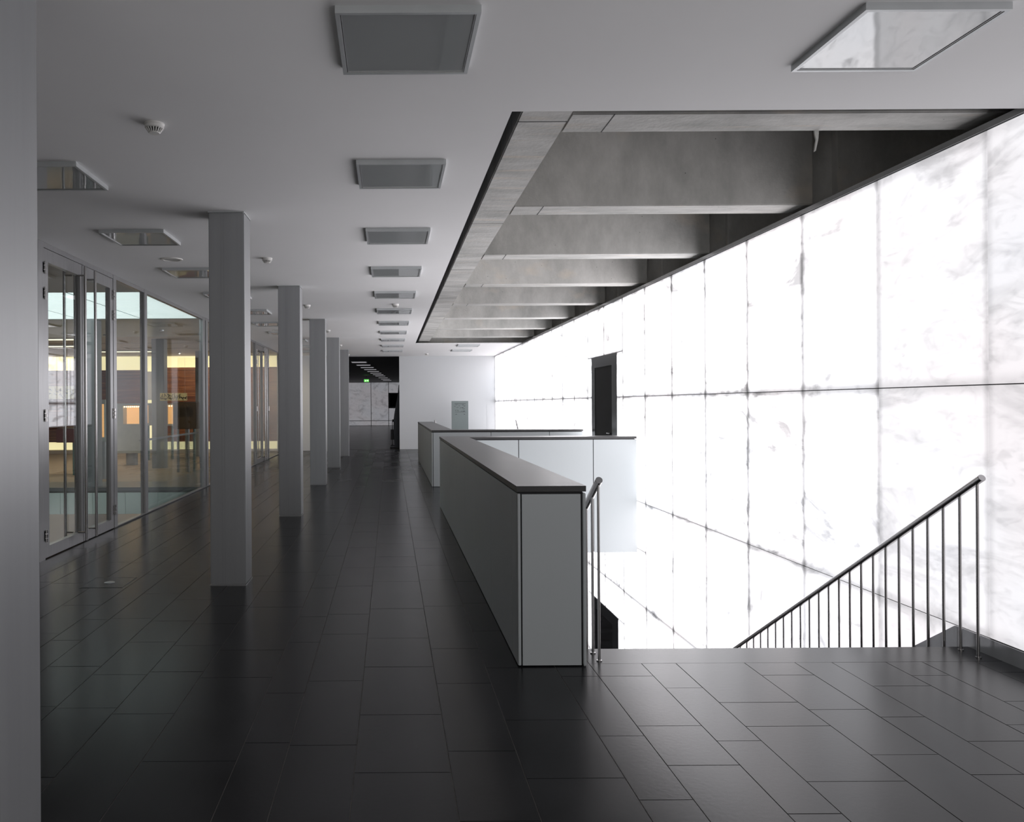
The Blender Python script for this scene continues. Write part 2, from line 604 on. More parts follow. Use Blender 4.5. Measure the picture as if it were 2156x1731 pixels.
for a, b in zip(rows, rows[1:]):
    ks = known.get(a, [])
    ys = []
    y = YB
    first = ks[0] if ks else 99
    y = YB - random.uniform(0, 0.6)
    cuts = [YB]
    while True:
        y += random.choice((0.5, 0.62, 0.75, 0.9, 1.05))
        if ks and y > first - 0.35:
            break
        if y > YF:
            break
        if y > YB + 0.2:
            cuts.append(y)
    if ks:
        cuts += ks
        y = ks[-1]
        while True:
            y += random.choice((0.5, 0.62, 0.75, 0.9, 1.05))
            if y > YF:
                break
            cuts.append(y)
    cuts.append(YF)
    for y0, y1 in zip(cuts, cuts[1:]):
        segs = [(y0, y1)]
        if b > 1.18:
            for lo, hi in ((4.665, well1[3] - 0.0), (well2[2], 22.08)):
                ns = []
                for s0, s1 in segs:
                    if s1 <= lo or s0 >= hi:
                        ns.append((s0, s1))
                    else:
                        if s0 < lo:
                            ns.append((s0, lo))
                        if s1 > hi:
                            ns.append((hi, s1))
                segs = ns
        for s0, s1 in segs:
            if s1 - s0 > 0.03:
                tiles.append((a, 3.588 if b > 3.6 and 11 < s0 < 15.2 else b, s0, s1))
# long nosing slabs along both stair heads
for x0, x1 in ((1.176, 3.642),):
    tiles.append((x0, x1, 4.665, 4.95))
    tiles.append((x0, x1, 21.8, 22.08))


def tile_bm(bm, t):
    z1 = random.uniform(-0.0003, 0.0003)
    return box(bm, t[0] + GAP, t[1] - GAP, t[2] + GAP, t[3] - GAP, -0.02, z1)


def shows(t):
    cy, cx = (t[2] + t[3]) / 2, (t[0] + t[1]) / 2
    if t[3] < 2.85:
        return False
    px = VPX + F_PX * cx / cy
    return 40 < px < 2300


vis = [t for t in tiles if shows(t)]


def size_px(t):
    y = max(t[2], 2.9)
    return (t[1] - t[0]) * (t[3] - y) / y ** 3


vis.sort(key=lambda t: -size_px(t))
single = vis[:298]
sset = set(single)
for t in single:
    part('tile', tile_bm(newbm(), t), M['slate'], floor)
rest = newbm()
for t in tiles:
    if t not in sset:
        tile_bm(rest, t)
r = part('tiles', rest, M['slate'], floor)
r['kind'] = 'stuff'

# lower storey
lf = part('floor_lower', B(-3.5, 3.66, -2.6, 27.2, -4.5, -4.3), M['stone_in'])
tag(lf, kind='structure')
for i, (ya, yb) in enumerate(((-2.6, -2.4), (27.2, 27.4))):
    o = part('wall_lower_%s' % ('near', 'far')[i], B(-3.5, 3.66, ya, yb, -4.3, -0.45), M['wallwhite'])
    tag(o, kind='structure')
o = part('wall_lower_left', B(-3.6, -3.5, -2.6, 27.2, -4.3, -0.45), M['wallwhite'])
tag(o, kind='structure')

# ================================================================== LUMINOUS STONE WALL
wall = empty('wall_right', (XR, 4.787, 0), kind='structure')
J0, DJ = 4.787, 1.0735
G = 0.0036


LEVEL = {-6: 0.8, -5: 0.8, -4: 0.8, -3: 0.8, -2: 0.8, -1: 0.8, 0: 0.93, 1: 1.6, 2: 2.3, 3: 3.1, 4: 3.8, 5: 4.4}


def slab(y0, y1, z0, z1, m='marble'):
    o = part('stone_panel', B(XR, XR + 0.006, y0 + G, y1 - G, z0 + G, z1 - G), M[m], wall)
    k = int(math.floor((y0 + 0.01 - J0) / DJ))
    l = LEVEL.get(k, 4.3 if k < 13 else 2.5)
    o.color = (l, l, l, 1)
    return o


joints_y = [J0 + k * DJ for k in range(-6, 21)] + [YF]
D0, D1 = 12.62, 14.19          # doorway
for a, b in zip(joints_y, joints_y[1:]):
    k = round((a - J0) / DJ)
    levels = [(1.65, 3.205), (0.10, 1.65)]
    if a > 4:
        levels += [(-1.40, 0.10), (-2.95, -1.40), (-4.3, -2.95)]
    for z0, z1 in levels:
        if k in (7, 8):
            # panels around the doors of both storeys
            near = (a, D0) if k == 7 else (D1, b)
            if z0 == 1.65:
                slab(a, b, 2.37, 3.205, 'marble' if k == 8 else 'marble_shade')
                slab(*near, 1.65, 2.37)
            elif z0 == 0.10:
                slab(*near, 0.0, 1.65)
            elif z0 == -1.40:
                slab(a, b, -1.40, 0.0)
            elif z0 == -2.95:
                slab(a, b, -1.92, -1.40)
                slab(*near, -2.95, -1.92)
            else:
                slab(*near, z0, z1)
        elif k == 6 and z0 == -1.40:
            slab(a, b, -0.60, 0.10)
            slab(a, b, -1.40, -0.60)
        else:
            slab(a, b, z0, z1)
# carrier behind the panels, open at the doors
cb = newbm()
prism(cb, [(joints_y[0], -4.3), (D0 + 0.0, -4.3), (D0, -1.92), (D1, -1.92), (D1, -4.3), (YF, -4.3), (YF, 3.205), (joints_y[0], 3.205)],
      'x', XR + 0.0065, XR + 0.10)
part('carrier_frame', cb, M['gap'], wall)
# metal profile closing the top of the wall
part('top_profile', B(XR - 0.012, XR + 0.09, J0 - 6 * DJ, YF, 3.208, 3.246), M['skirt'], wall)
# near rear remainder of the wall behind the camera
part('rear_infill', B(XR, XR + 0.1, YB, J0 - 6 * DJ, 0.0, 3.22), M['darkwall'], wall)
# lightbox lid above the panels, beside the concrete ribs
part('lightbox_lid', B(XR + 0.095, 5.6, 4.3, 21.8, 3.17, 3.20), M['darkwall'], wall)

# skirting with mirror-smooth face: level by the camera, then raking down beside the stair
sk = newbm()
SL = 0.64
prism(sk, [(J0 - 6 * DJ, -0.02), (4.95, -0.02), (4.95, -0.12), (11.3, -4.2), (11.3, 0.10 - (11.3 - 5.07) * SL), (5.07, 0.098), (J0 - 6 * DJ, 0.098)],
      'x', XR - 0.012, XR - 0.002)
o = part('baseboard_right', sk, M['skirt'])
tag(o, kind='structure')
o = part('baseboard_right_far', B(XR - 0.012, XR - 0.002, 21.8, YF, -0.02, 0.098), M['skirt'])
tag(o, kind='structure')


# doors in the stone wall (upper and lower storey)
def stone_door(name, z0, z1, m0, m1, mt):
    d = empty(name, (XR, (D0 + D1) / 2, z0), kind='structure')
    f = newbm()
    prism(f, [(D0, z0), (D0 + m0, z0), (D0 + m0, z1 - mt), (D1 - m1, z1 - mt), (D1 - m1, z0), (D1, z0), (D1, z1), (D0, z1)],
          'x', XR - 0.004, XR + 0.11)
    part('door_frame', f, M['portal'], d)
    leaf = part('door_leaf', B(XR + 0.012, XR + 0.05, D0 + m0, D1 - m1, z0, z1 - mt), M['doordark'], d)
    h = newbm()
    tube(h, (XR - 0.03, D0 + m0 + 0.08, z0 + 1.05), (XR - 0.03, D0 + m0 + 0.22, z0 + 1.05), 0.009, 10)
    tube(h, (XR - 0.03, D0 + m0 + 0.09, z0 + 1.05), (XR + 0.02, D0 + m0 + 0.09, z0 + 1.05), 0.008, 10)
    part('door_handle', h, M['stainless'], leaf, smooth=True)


stone_door('door_1', 0.0, 2.37, 0.28, 0.22, 0.19)
stone_door('door_2', -4.3, -1.92, 0.33, 0.22, 0.19)

# ================================================================== CEILING
ceil = empty('ceiling', (0, 0, ZC), kind='structure')
hole = (0.708, 3.70, 4.482, 21.6)
part('ceiling_board', plate([XL, 0.708, XR + 0.02], [YB, 4.482, 21.6, YF + 0.02], [hole], ZC, ZC + 0.02), M['plaster'], ceil)
ZS = 3.30


def beam(x0, x1, y0, y1, z0=ZS, z1=4.12):
    b = newbm()
    box(b, x0, x1, y0, y1, z0, z1, bevel=0.008)
    return part('concrete_beam', b, M['concrete'], ceil)


beam(0.80, 1.112, 4.05, 22.3)                      # long edge beam
YS = [4.745] + [4.715 + 2.235 * k for k in range(1, 8)]
for y in YS:
    beam(1.112, 3.765, y, y + 0.315)
    o = part('beam_end', B(3.765, 4.0, y + 0.12, y + 0.315, ZS, 4.12), M['concrete'], ceil)
    o = part('outer_pier', B(4.0, 5.6, y + 0.02, y + 0.315, ZS - 0.1, 4.12), M['concrete'], ceil)
beam(0.80, 5.6, 22.0, 22.3, 3.25)
part('near_beam_back', B(-0.2, 5.6, 4.05, 4.18, 3.25, 4.12), M['gap'], ceil)
part('concrete_slab', B(0.6, 5.7, 4.0, 22.4, 4.12, 4.3), M['concrete'], ceil)
part('outer_cavity_wall', B(5.6, 5.7, 4.0, 22.4, 3.17, 4.12), M['concrete'], ceil)
# formwork joints across the soffits
jb = newbm()
for y in YS[:5]:
    prism(jb, [(1.37, y + 0.004), (1.376, y + 0.004), (1.376, y + 0.311), (1.37, y + 0.311)], 'z', ZS - 0.0015, ZS + 0.002)
prism(jb, [(0.804, 4.86), (1.108, 4.86), (1.108, 4.867), (0.804, 4.867)], 'z', ZS - 0.0015, ZS + 0.002)
for y in (7.6, 10.2, 12.9, 15.6, 18.4):
    prism(jb, [(0.804, y), (1.108, y), (1.108, y + 0.006), (0.804, y + 0.006)], 'z', ZS - 0.0015, ZS + 0.002)
o = part('formwork_joint', jb, M['gap'], ceil)
o['kind'] = 'stuff'
# a torn scrap hanging at the first rib
sc = newbm()
prism(sc, [(2.745, 3.305), (2.775, 3.30), (2.772, 3.25), (2.755, 3.17), (2.745, 3.165), (2.757, 3.24), (2.75, 3.27)], 'y', 5.05, 5.062)
part('loose_scrap', sc, M['flap'], ceil)

# ================================================================== END WALLS
wf = empty('wall_far', (2.0, YF, 0), kind='structure')
part('wall_surface', B(0.33, XR + 0.1, YF, YF + 0.18, 0, ZC), M['wallwhite'], wf)
part('access_panel', B(3.395, 3.62, YF - 0.006, YF, 0.78, 1.12), M['wallwhite'], wf)
part('flush_door_panel', B(3.355, 3.645, YF - 0.003, YF, 0.02, 1.48), M['wallwhite'], wf)
o = part('wall_far_left', B(XL - 0.1, -1.58, YF - 0.6, YF - 0.42, 0, ZC), M['wallwhite'])
tag(o, kind='structure')
o = part('wall_rear', B(XL - 0.1, XR + 0.1, YB - 0.15, YB, -0.02, ZC), M['darkwall'])
tag(o, kind='structure')
o = part('wall_left_near', B(XL - 0.12, XL + 0.02, YB, 7.80, 0, ZC), M['darkwall'])
tag(o, kind='structure')

# ------------------------------------------------------------------ dark hall beyond the opening
hf = part('floor_far_hall', B(-8, 6, YF + 0.15, 60, -0.2, -0.001), M['hallfloor'])
tag(hf, kind='structure')
hc = part('ceiling_far_hall', B(-8, 6, YF + 0.02, 60, ZC, ZC + 0.1), M['black'])
tag(hc, kind='structure')
hw = empty('wall_far_hall', (-1.4, 58, 0), kind='structure')
xs = [-8, -5.6, -3.5, -1.4, -0.1, 2.0, 4.0, 6.0]
for a, b in zip(xs, xs[1:]):
    part('stone_panel', B(a + 0.02, b - 0.02, 58, 58.05, 0.38, 3.19), M['marble_far'], hw)
    part('stone_panel', B(a + 0.02, b - 0.02, 58, 58.05, 0.02, 0.34), M['marble_far'], hw)
part('wall_backing', B(-8, 6, 58.06, 58.2, 0, ZC), M['gap'], hw)
for i, (xa, xb) in enumerate(((-8.15, -8), (6, 6.15))):
    o = part('wall_hall_' + ('left', 'right')[i], B(xa, xb, YF + 0.2, 58.2, 0, ZC), M['black'])
    tag(o, kind='structure')
o = part('wall_hall_return_left', B(-8, XL - 0.1, YF + 0.02, YF + 0.2, 0, ZC), M['black'])
tag(o, kind='structure')
o = part('wall_hall_return_right', B(XR + 0.1, 6, YF + 0.02, YF + 0.2, 0, ZC), M['black'])
tag(o, kind='structure')

# ================================================================== COLUMNS
ordn = ['first', 'second', 'third', 'fourth', 'fifth', 'sixth']
ccol = empty('steel_column', (-1.4025, 2.49, 0), 'tall grey coated steel column cut off by the left edge of the picture', 'column',
             'steel columns along the corridor')
CX0, CX1 = -1.555, -1.25
cy = 2.49
part('shaft', B(CX0, CX1, cy, cy + 0.305, 0.006, ZC - 0.006, bevel=0.008), M['steel'], ccol, smooth=True)
part('base_plate', B(CX0 - 0.003, CX1 + 0.003, cy - 0.003, cy + 0.308, 0.0, 0.008), M['alu'], ccol)
part('head_plate', B(CX0 - 0.004, CX1 + 0.004, cy - 0.004, cy + 0.309, ZC - 0.008, ZC), M['lampframe'], ccol)
for sx in (CX0 + 0.105, CX0 + 0.128):
    part('weld_seam', B(sx, sx + 0.004, cy - 0.0012, cy + 0.001, 0.01, ZC - 0.01), M['seam'], ccol)
col_labels = {6.75: 'thick grey steel column standing beside the first glass doors, nearest one seen whole',
              10.94: 'grey steel column standing second behind the cut-off one, behind the widest whole column',
              15.2: 'grey steel column in the middle of the receding row, third seen whole',
              19.4: 'slender looking grey steel column, fourth seen whole, before the last one',
              23.7: 'farthest and thinnest looking grey steel column, beside the dark opening'}
for y, lb in col_labels.items():
    copy_tree(ccol, (-1.4025, y, 0), lb)


# inner gallery columns
gcol = empty('gallery_column', (-5.775, 15.0, 0), 'dull green-grey column behind the glass doors, by the far edge of the floor opening', 'column',
             'columns in the glazed gallery')
part('shaft', B(-5.93, -5.62, 15.0, 15.3, 0, ZC - 0.004, bevel=0.006), M['steel'], gcol, smooth=True)
copy_tree(gcol, (-5.775, 19.5, 0), 'dull grey column standing alone in the middle glass bay on tan floor')
copy_tree(gcol, (-5.775, 23.9, 0), 'farthest gallery column beside the brown layered wall')

# ================================================================== COUNTERS
TOP0, TOP1 = 1.026, 1.064


def counter(loc, label, x0, y0, y1, wing_y, xr, side_j, front_j, wing_first, drop):
    """parapet unit: a run along the corridor and a wing across. wing_y: (y0,y1) of the wing"""
    x1 = x0 + 0.402
    c = empty('parapet_counter', loc, label, 'counter', 'parapet counters around the stair openings')
    wy0, wy1 = wing_y
    t = 0.012
    # core
    core = newbm()
    if wing_first:
        pts = [(x0 + t, y0 + t), (xr - t, y0 + t), (xr - t, wy1 - t), (x1 - t, wy1 - t), (x1 - t, y1 - t), (x0 + t, y1 - t)]
    else:
        pts = [(x0 + t, y0 + t), (x1 - t, y0 + t), (x1 - t, wy0 + t), (xr - t, wy0 + t), (xr - t, y1 - t), (x0 + t, y1 - t)]
    prism(core, pts, 'z', 0.0, TOP0)
    part('core', core, M['gap'], c)
    # slate top
    tb = newbm()
    e = 0.004
    if wing_first:
        pts = [(x0 - e, y0 - e), (xr, y0 - e), (xr, wy1 + e), (x1 + e, wy1 + e), (x1 + e, y1 + e), (x0 - e, y1 + e)]
    else:
        pts = [(x0 - e, y0 - e), (x1 + e, y0 - e), (x1 + e, wy0 - e), (xr, wy0 - e), (xr, y1 + e), (x0 - e, y1 + e)]
    prism(tb, pts, 'z', TOP0 + 0.004, TOP1)
    part('worktop', tb, M['slate_top'], c)
    g = 0.004
    zt = TOP0 - 0.006
    # corridor side panels
    js = [y0] + side_j + [y1]
    for a, b in zip(js, js[1:]):
        part('side_panel', B(x0, x0 + t + 0.002, a + (g / 2 if a != y0 else 0.0), b - g / 2, 0.008, zt), M['panel'], c)
        if not (wing_first and a < wy1 + 0.1):
            part('side_panel', B(x1 - t - 0.002, x1, max(a, wy1 if wing_first else y0) + g / 2, min(b, y1 if wing_first else wy0) - g / 2,
                                 -0.44, zt), M['panel'], c)
    return c, x1, t, g, zt


c1, x1, t, g, zt = counter((0.95, 4.625, 0), 'long pale grey parapet counter in front with dark slate top and dropped back wing',
                           0.748, 4.627, 11.85, (11.45, 11.85), 3.60, [4.835, 5.85, 6.87, 7.89, 8.91, 9.93, 10.95], None, False, -0.63)
# near end face: two corner posts and one panel with recessed joints
for a, b in ((0.748, 0.765), (1.132, 1.150)):
    bb = newbm()
    box(bb, a, b, 4.615, 4.64, 0.008, zt, bevel=0.003)
    part('corner_post', bb, M['panel'], c1)
part('end_panel', B(0.774, 1.120, 4.617, 4.64, 0.008, zt - 0.004), M['panel'], c1)
# wing, face to the stair reaches below the floor
for a, b in ((1.154, 1.877), (1.877, 2.967), (2.967, 3.598)):
    part('wing_panel', B(a + 0.0055, b - 0.0055, 11.448, 11.462, -0.63, zt), M['panel'], c1)
    part('wing_panel', B(a + 0.003, b - 0.003, 11.838, 11.852, 0.008, zt), M['panel'], c1)
part('wing_end_panel', B(3.586, 3.60, 11.45, 11.85, -0.63, zt), M['panel'], c1)
part('slab_edge_cover', B(1.17, 3.586, 11.464, 11.52, -0.62, 0.0), M['gap'], c1)

c2, x2, t, g, zt = counter((0.97, 14.71, 0), 'farther grey parapet counter behind the front one, low box with dark slate top',
                           0.782, 14.712, 22.0, (14.71, 15.11), 3.625, [15.4, 16.4, 17.4, 18.4, 19.4, 20.4, 21.4], None, True, 0)
part('corner_post', B(0.782, 0.80, 14.70, 14.72, 0.008, zt), M['panel'], c2)
for a, b in ((0.806, 1.894), (1.894, 2.99), (2.99, 3.62)):
    part('wing_panel', B(a + 0.005, b - 0.005, 14.70, 14.716, 0.008, zt), M['panel'], c2)
for a, b in ((1.19, 1.894), (1.894, 2.99), (2.99, 3.62)):
    part('wing_panel', B(a + 0.005, b - 0.005, 15.106, 15.12, -0.63, zt), M['panel'], c2)
part('end_panel', B(0.785, 1.18, 21.99, 22.004, 0.008, zt), M['panel'], c2)

# ================================================================== STAIRS AND HANDRAILS
ST = 0.614


def stairs(y_top, sgn, name):
    s = empty(name, (2.4, y_top, 0), kind='structure')
    rise, run = 0.172, 0.172 / ST
    for k in range(1, 25):
        z = -k * rise
        ya, yb = y_top + sgn * (k - 1) * run, y_top + sgn * (k * run + 0.01)
        if sgn > 0 and yb > 11.42 + 2 or sgn < 0 and yb < 13:
            pass
        part('step', B(1.18, 3.63, min(ya, yb), max(ya, yb), z - 0.2, z), M['slate'], s)
    return s


stairs(4.95, 1, 'stair_near')
stairs(21.8, -1, 'stair_far')


def rail(x, y_end, z_end, sgn, n, first, label, base_z_nose):
    """inclined tubular handrail with balusters; y_end: open end, runs down in direction sgn"""
    r = empty('stair_handrail', (x, y_end, 0), label, 'handrail', 'stair handrails')
    L = 4.9
    hr = newbm()
    tube(hr, (x, y_end, z_end), (x, y_end + sgn * L, z_end - ST * L), 0.0215, 24)
    part('handrail', hr, M['stainless'], r, smooth=True)
    cap = newbm()
    d = Vector((0, -sgn, ST)).normalized()
    p = Vector((x, y_end, z_end))
    tube(cap, p - d * 0.004, p + d * 0.002, 0.0205, 24)
    part('end_cap', cap, M['alu'], r, smooth=False)
    for k in range(n):
        y = y_end + sgn * (first + 0.1465 * k)
        zt_ = z_end - ST * abs(y - y_end) - 0.015
        dist = (y - base_z_nose) * sgn
        if dist < 0:
            zb = 0.0
        else:
            step = int(dist / (0.172 / ST)) + 1
            zb = -step * 0.172
        b = newbm()
        tube(b, (x, y, zb + 0.001), (x, y, zt_), 0.0088, 12)
        bl = part('baluster', b, M['stainless'], r, smooth=True)
        f = newbm()
        tube(f, (x, y, zb), (x, y, zb + 0.006), 0.0165, 14)
        part('foot_plate', f, M['stainless'], bl, smooth=True)
    return r


rail(3.543, 4.694, 1.090, 1, 30, 0.038, 'tubular steel stair handrail with many thin balusters in front of the glowing stone wall', 4.95)
rail(1.250, 4.694, 1.090, 1, 30, 0.02, 'tubular steel stair handrail tight beside the near end of the front counter', 4.95)
rail(3.543, 22.04, 1.086, -1, 24, 0.038, 'far stair handrail end poking above the rear counter by the glowing wall', 21.8)
rail(1.262, 22.04, 1.086, -1, 24, 0.02, 'tiny far handrail end beyond the left corner of the rear counter', 21.8)

# ================================================================== CEILING LIGHTS
LW = 0.307


def light_fixture(x, y, z, label):
    e = empty('ceiling_light', (x, y, z), label, 'ceiling light', 'square ceiling lights')
    o = newbm()
    a = LW
    w = 0.018
    plate([x - a, x - a + w, x + a - w, x + a], [y - a, y - a + w, y + a - w, y + a], [(x - a + w, x + a - w, y - a + w, y + a - w)],
          z - 0.032, z, bm=o)
    part('frame', o, M['lampframe'], e)
    gb = newbm()
    box(gb, x - a + w, x + a - w, y - a + w, y + a - w, z - 0.026, z - 0.012)
    part('glass_cover', gb, M['lampglass'], e)
    ib = newbm()
    plate([x - a + w, x - a + w + 0.007, x + a - w - 0.007, x + a - w], [y - a + w, y - a + w + 0.007, y + a - w - 0.007, y + a - w],
          [(x - a + w + 0.007, x + a - w - 0.007, y - a + w + 0.007, y + a - w - 0.007)], z - 0.029, z - 0.02, bm=ib)
    part('inner_bead', ib, M['alu'], e)
    return e


ORD = ['first', 'second', 'third', 'fourth', 'fifth', 'sixth', 'seventh', 'eighth', 'ninth', 'tenth', 'eleventh']
ly = [3.28 + 0.307 + 2.065 * k for k in range(11)]
proto = light_fixture(0.086, ly[0], ZC, 'big square ceiling light at the top of the picture, nearest in the central row')
for k in range(1, 11):
    copy_tree(proto, (0.086, ly[k], ZC), 'square glass ceiling light, %s from the camera in the central row' % ORD[k])
copy_tree(proto, (2.31, ly[0], ZC), 'square ceiling light at top right mirroring the glowing stone wall')
copy_tree(proto, (2.22, ly[9], ZC), 'thin-looking ceiling light just beyond the concrete ribs, the nearer of the two')
copy_tree(proto, (2.22, ly[10], ZC), 'thin-looking ceiling light over the white far wall, the farther of the two')
for k in range(1, 11):
    lb = ('mirror-like square ceiling light cut by the near left column' if k == 1 else
          'mirror-like square ceiling light, %s from the camera in the left row over the glass doors' % ORD[k - 1])
    copy_tree(proto, (-2.438, ly[k], ZC), lb)
# lamps of the dark hall
hy = [30.5, 32.7, 34.8, 36.8, 38.9, 41.0, 43.1, 45.2, 48.2, 51.0, 53.4]
M['hallglass'] = emit('hall_lamp_cover', (0.9, 0.88, 0.95), 0.26)
for k, y in enumerate(hy):
    x = -1.19 + (y - 30.5) * 0.044
    e = empty('hall_light', (x, y, ZC), 'pale light bar on the black ceiling of the dark far hall, %s from front' % ORD[k], 'ceiling light',
              'lights in the dark hall')
    part('frame', B(x - 0.307, x + 0.307, y - 0.307, y + 0.307, ZC - 0.02, ZC), M['lampframe'], e)
    part('glass_cover', B(x - 0.28, x + 0.28, y - 0.28, y + 0.28, ZC - 0.026, ZC - 0.02), M['hallglass'], e)


# ================================================================== SMOKE DETECTORS AND SPEAKERS
def detector(x, y, label):
    z = ZC
    e = empty('smoke_detector', (x, y, z), label, 'smoke detector', 'smoke detectors on the white ceiling')
    b = newbm()
    lathe(b, [(0, 0), (0.058, 0), (0.058, -0.008), (0.055, -0.012), (0.055, -0.026), (0.051, -0.030), (0, -0.030)], (x, y, z))
    part('base', b, M['plastic'], e, smooth=True)
    h = newbm()
    lathe(h, [(0, -0.03), (0.040, -0.030), (0.040, -0.034), (0.033, -0.050), (0.026, -0.055), (0, -0.056)], (x, y, z))
    hd = part('head', h, M['slot'], e, smooth=True)
    fb = newbm()
    for i in range(18):
        a = 2 * math.pi * i / 18
        d0 = Vector((math.cos(a), math.sin(a), 0))
        p0 = Vector((x, y, z - 0.030)) + d0 * 0.048
        p1 = Vector((x, y, z - 0.053)) + d0 * 0.032
        tube(fb, p0, p1, 0.0035, 6)
    lathe(fb, [(0.0, -0.0535), (0.034, -0.0535), (0.031, -0.058), (0, -0.059)], (x, y, z), 24)
    g_ = part('grille', fb, M['plastic'], hd)
    g_['kind'] = 'stuff'
    return e


det = detector(-1.385, 4.64, 'white round smoke detector nearest the camera, left of the central lights')
names = ['in front of the second whole column', 'beside the second whole column head', 'beside the third whole column head',
         'beside the fourth whole column head', 'beside the farthest column head']
for k, y in enumerate((8.9, 13.1, 17.5, 21.8, 25.9)):
    copy_tree(det, (-1.385 + (0.01 if k else 0), y, ZC), 'white smoke detector %s' % names[k])
copy_tree(det, (0.10, 13.05, ZC), 'white smoke detector between two lights of the central row')
copy_tree(det, (1.22, 25.8, ZC), 'white smoke detector over the white far wall')


def speaker(x, y, label):
    e = empty('ceiling_speaker', (x, y, ZC), label, 'speaker', 'flush ceiling speakers')
    b = newbm()
    lathe(b, [(0.095, -0.001), (0.095, -0.010), (0.118, -0.008), (0.122, 0.0)], (x, y, ZC), 40)
    part('ring', b, M['plastic'], e, smooth=True)
    b = newbm()
    lathe(b, [(0, -0.006), (0.095, -0.006), (0.095, 0), (0, 0)], (x, y, ZC), 40)
    part('grille', b, M['lampframe'], e, smooth=True)
    return e


sp = speaker(-2.475, 8.93, 'round flush white disc in the ceiling above the glass doors, near one')
copy_tree(sp, (-2.5, 17.5, ZC), 'round flush white disc in the ceiling, far one seen between two columns')

# ================================================================== FLOOR BOX
fbx = empty('floor_box', (-2.48, 6.88, 0), 'square floor access cover with round metal cap near the glass doors', 'floor box')
part('rim', plate([-2.665, -2.658, -2.302, -2.295], [6.69, 6.697, 7.073, 7.08], [(-2.658, -2.302, 6.697, 7.073)], 0.0, 0.002), M['blackmetal'], fbx)
part('cover', B(-2.658, -2.302, 6.697, 7.073, 0.0, 0.0015), M['slate'], fbx)
b = newbm()
lathe(b, [(0, 0.0), (0.045, 0.0), (0.045, 0.004), (0.04, 0.006), (0, 0.006)], (-2.47, 6.88, 0.0015))
part('cap', b, M['alu'], fbx, smooth=True)

# ================================================================== GLAZED PARTITION
GX0, GX1 = -3.565, -3.50          # frame depth
nwin = [0]


def mullion(y0, y1, par, name='mullion'):
    b = newbm()
    box(b, GX0, GX1 + 0.004, y0, y1, 0, ZC - 0.002)
    return part(name, b, M['alu'], par)


def fixed_bay(y0, y1, extra=None):
    nwin[0] += 1
    w = empty('window_%d' % nwin[0], (XL, (y0 + y1) / 2, 0), kind='structure')
    f = newbm()
    plate_pts = [(y0, 0.0), (y1, 0.0), (y1, ZC - 0.002), (y0, ZC - 0.002)]
    part('bottom_rail', B(GX0, GX1, y0, y1, 0.0, 0.022), M['alu'], w)
    part('top_rail', B(GX0, GX1, y0, y1, ZC - 0.05, ZC - 0.002), M['alu'], w)
    part('glass_pane', B(-3.528, -3.516, y0, y1, 0.022, ZC - 0.05), M['glass'], w)
    f.free()
    return w


def double_door(idx, y0, y1):
    d = empty('door_%d' % idx, (XL, (y0 + y1) / 2, 0), kind='structure')
    ym = (y0 + y1) / 2
    part('header', B(GX0, GX1, y0, y1, ZC - 0.055, ZC - 0.002), M['alu'], d)
    for s, (a, b) in enumerate(((y0, ym - 0.003), (ym + 0.003, y1))):
        a2, b2 = a + 0.004, b - 0.004
        zt_, zb = ZC - 0.06, 0.012
        hs, ms = 0.10, 0.05                       # hinge stile and meeting stile
        l0, l1 = (hs, ms) if s == 0 else (ms, hs)
        fr = newbm()
        # leaf frame as one ring
        o4 = [(a2, zb), (b2, zb), (b2, zt_), (a2, zt_)]
        i4 = [(a2 + l0, zb + 0.115), (b2 - l1, zb + 0.115), (b2 - l1, zt_ - 0.13), (a2 + l0, zt_ - 0.13)]
        for x in (GX0 + 0.004, GX1 - 0.002):
            pass
        V = {}
        for nm, pts in (('o', o4), ('i', i4)):
            for xi, x in enumerate((GX0 + 0.004, GX1 - 0.002)):
                V[nm, xi] = [fr.verts.new((x, p[0], p[1])) for p in pts]
        for i in range(4):
            j = (i + 1) % 4
            for xi in (0, 1):
                fr.faces.new((V['o', xi][i], V['o', xi][j], V['i', xi][j], V['i', xi][i]))
            fr.faces.new((V['o', 0][i], V['o', 0][j], V['o', 1][j], V['o', 1][i]))
            fr.faces.new((V['i', 0][i], V['i', 0][j], V['i', 1][j], V['i', 1][i]))
        bmesh.ops.recalc_face_normals(fr, faces=fr.faces)
        leaf = part('door_leaf', fr, M['alu'], d)
        part('glass_pane', B(-3.530, -3.518, i4[0][0], i4[1][0], i4[0][1], i4[2][1]), M['glass'], leaf)
        hy_ = ym - 0.15 if s == 0 else ym + 0.15
        for xs_ in (-3.41, -3.645):
            h = newbm()
            tube(h, (xs_, hy_, 0.05), (xs_, hy_, 3.12), 0.016, 16)
            for zz in (0.14, 3.02):
                tube(h, (xs_, hy_, zz), (GX1 - 0.003 if xs_ > -3.5 else GX0 + 0.005, hy_, zz), 0.010, 12)
            hh = part('pull_handle', h, M['stainless'], leaf, smooth=True)
            hh['label'] = 'full-height brushed steel pull bar'
        yh = a2 if s == 0 else b2
        for zz in (0.24, 1.46, 2.70, 2.96):
            h = newbm()
            for q in (-1, 0, 1):
                tube(h, (GX1 + 0.010, yh, zz + q * 0.045 - 0.018), (GX1 + 0.010, yh, zz + q * 0.045 + 0.018), 0.017 if q else 0.02, 12)
            box(h, GX1 - 0.004, GX1 + 0.004, yh - 0.035, yh + 0.035, zz - 0.05, zz + 0.05)
            part('hinge', h, M['stainless'], leaf, smooth=True)
    return d


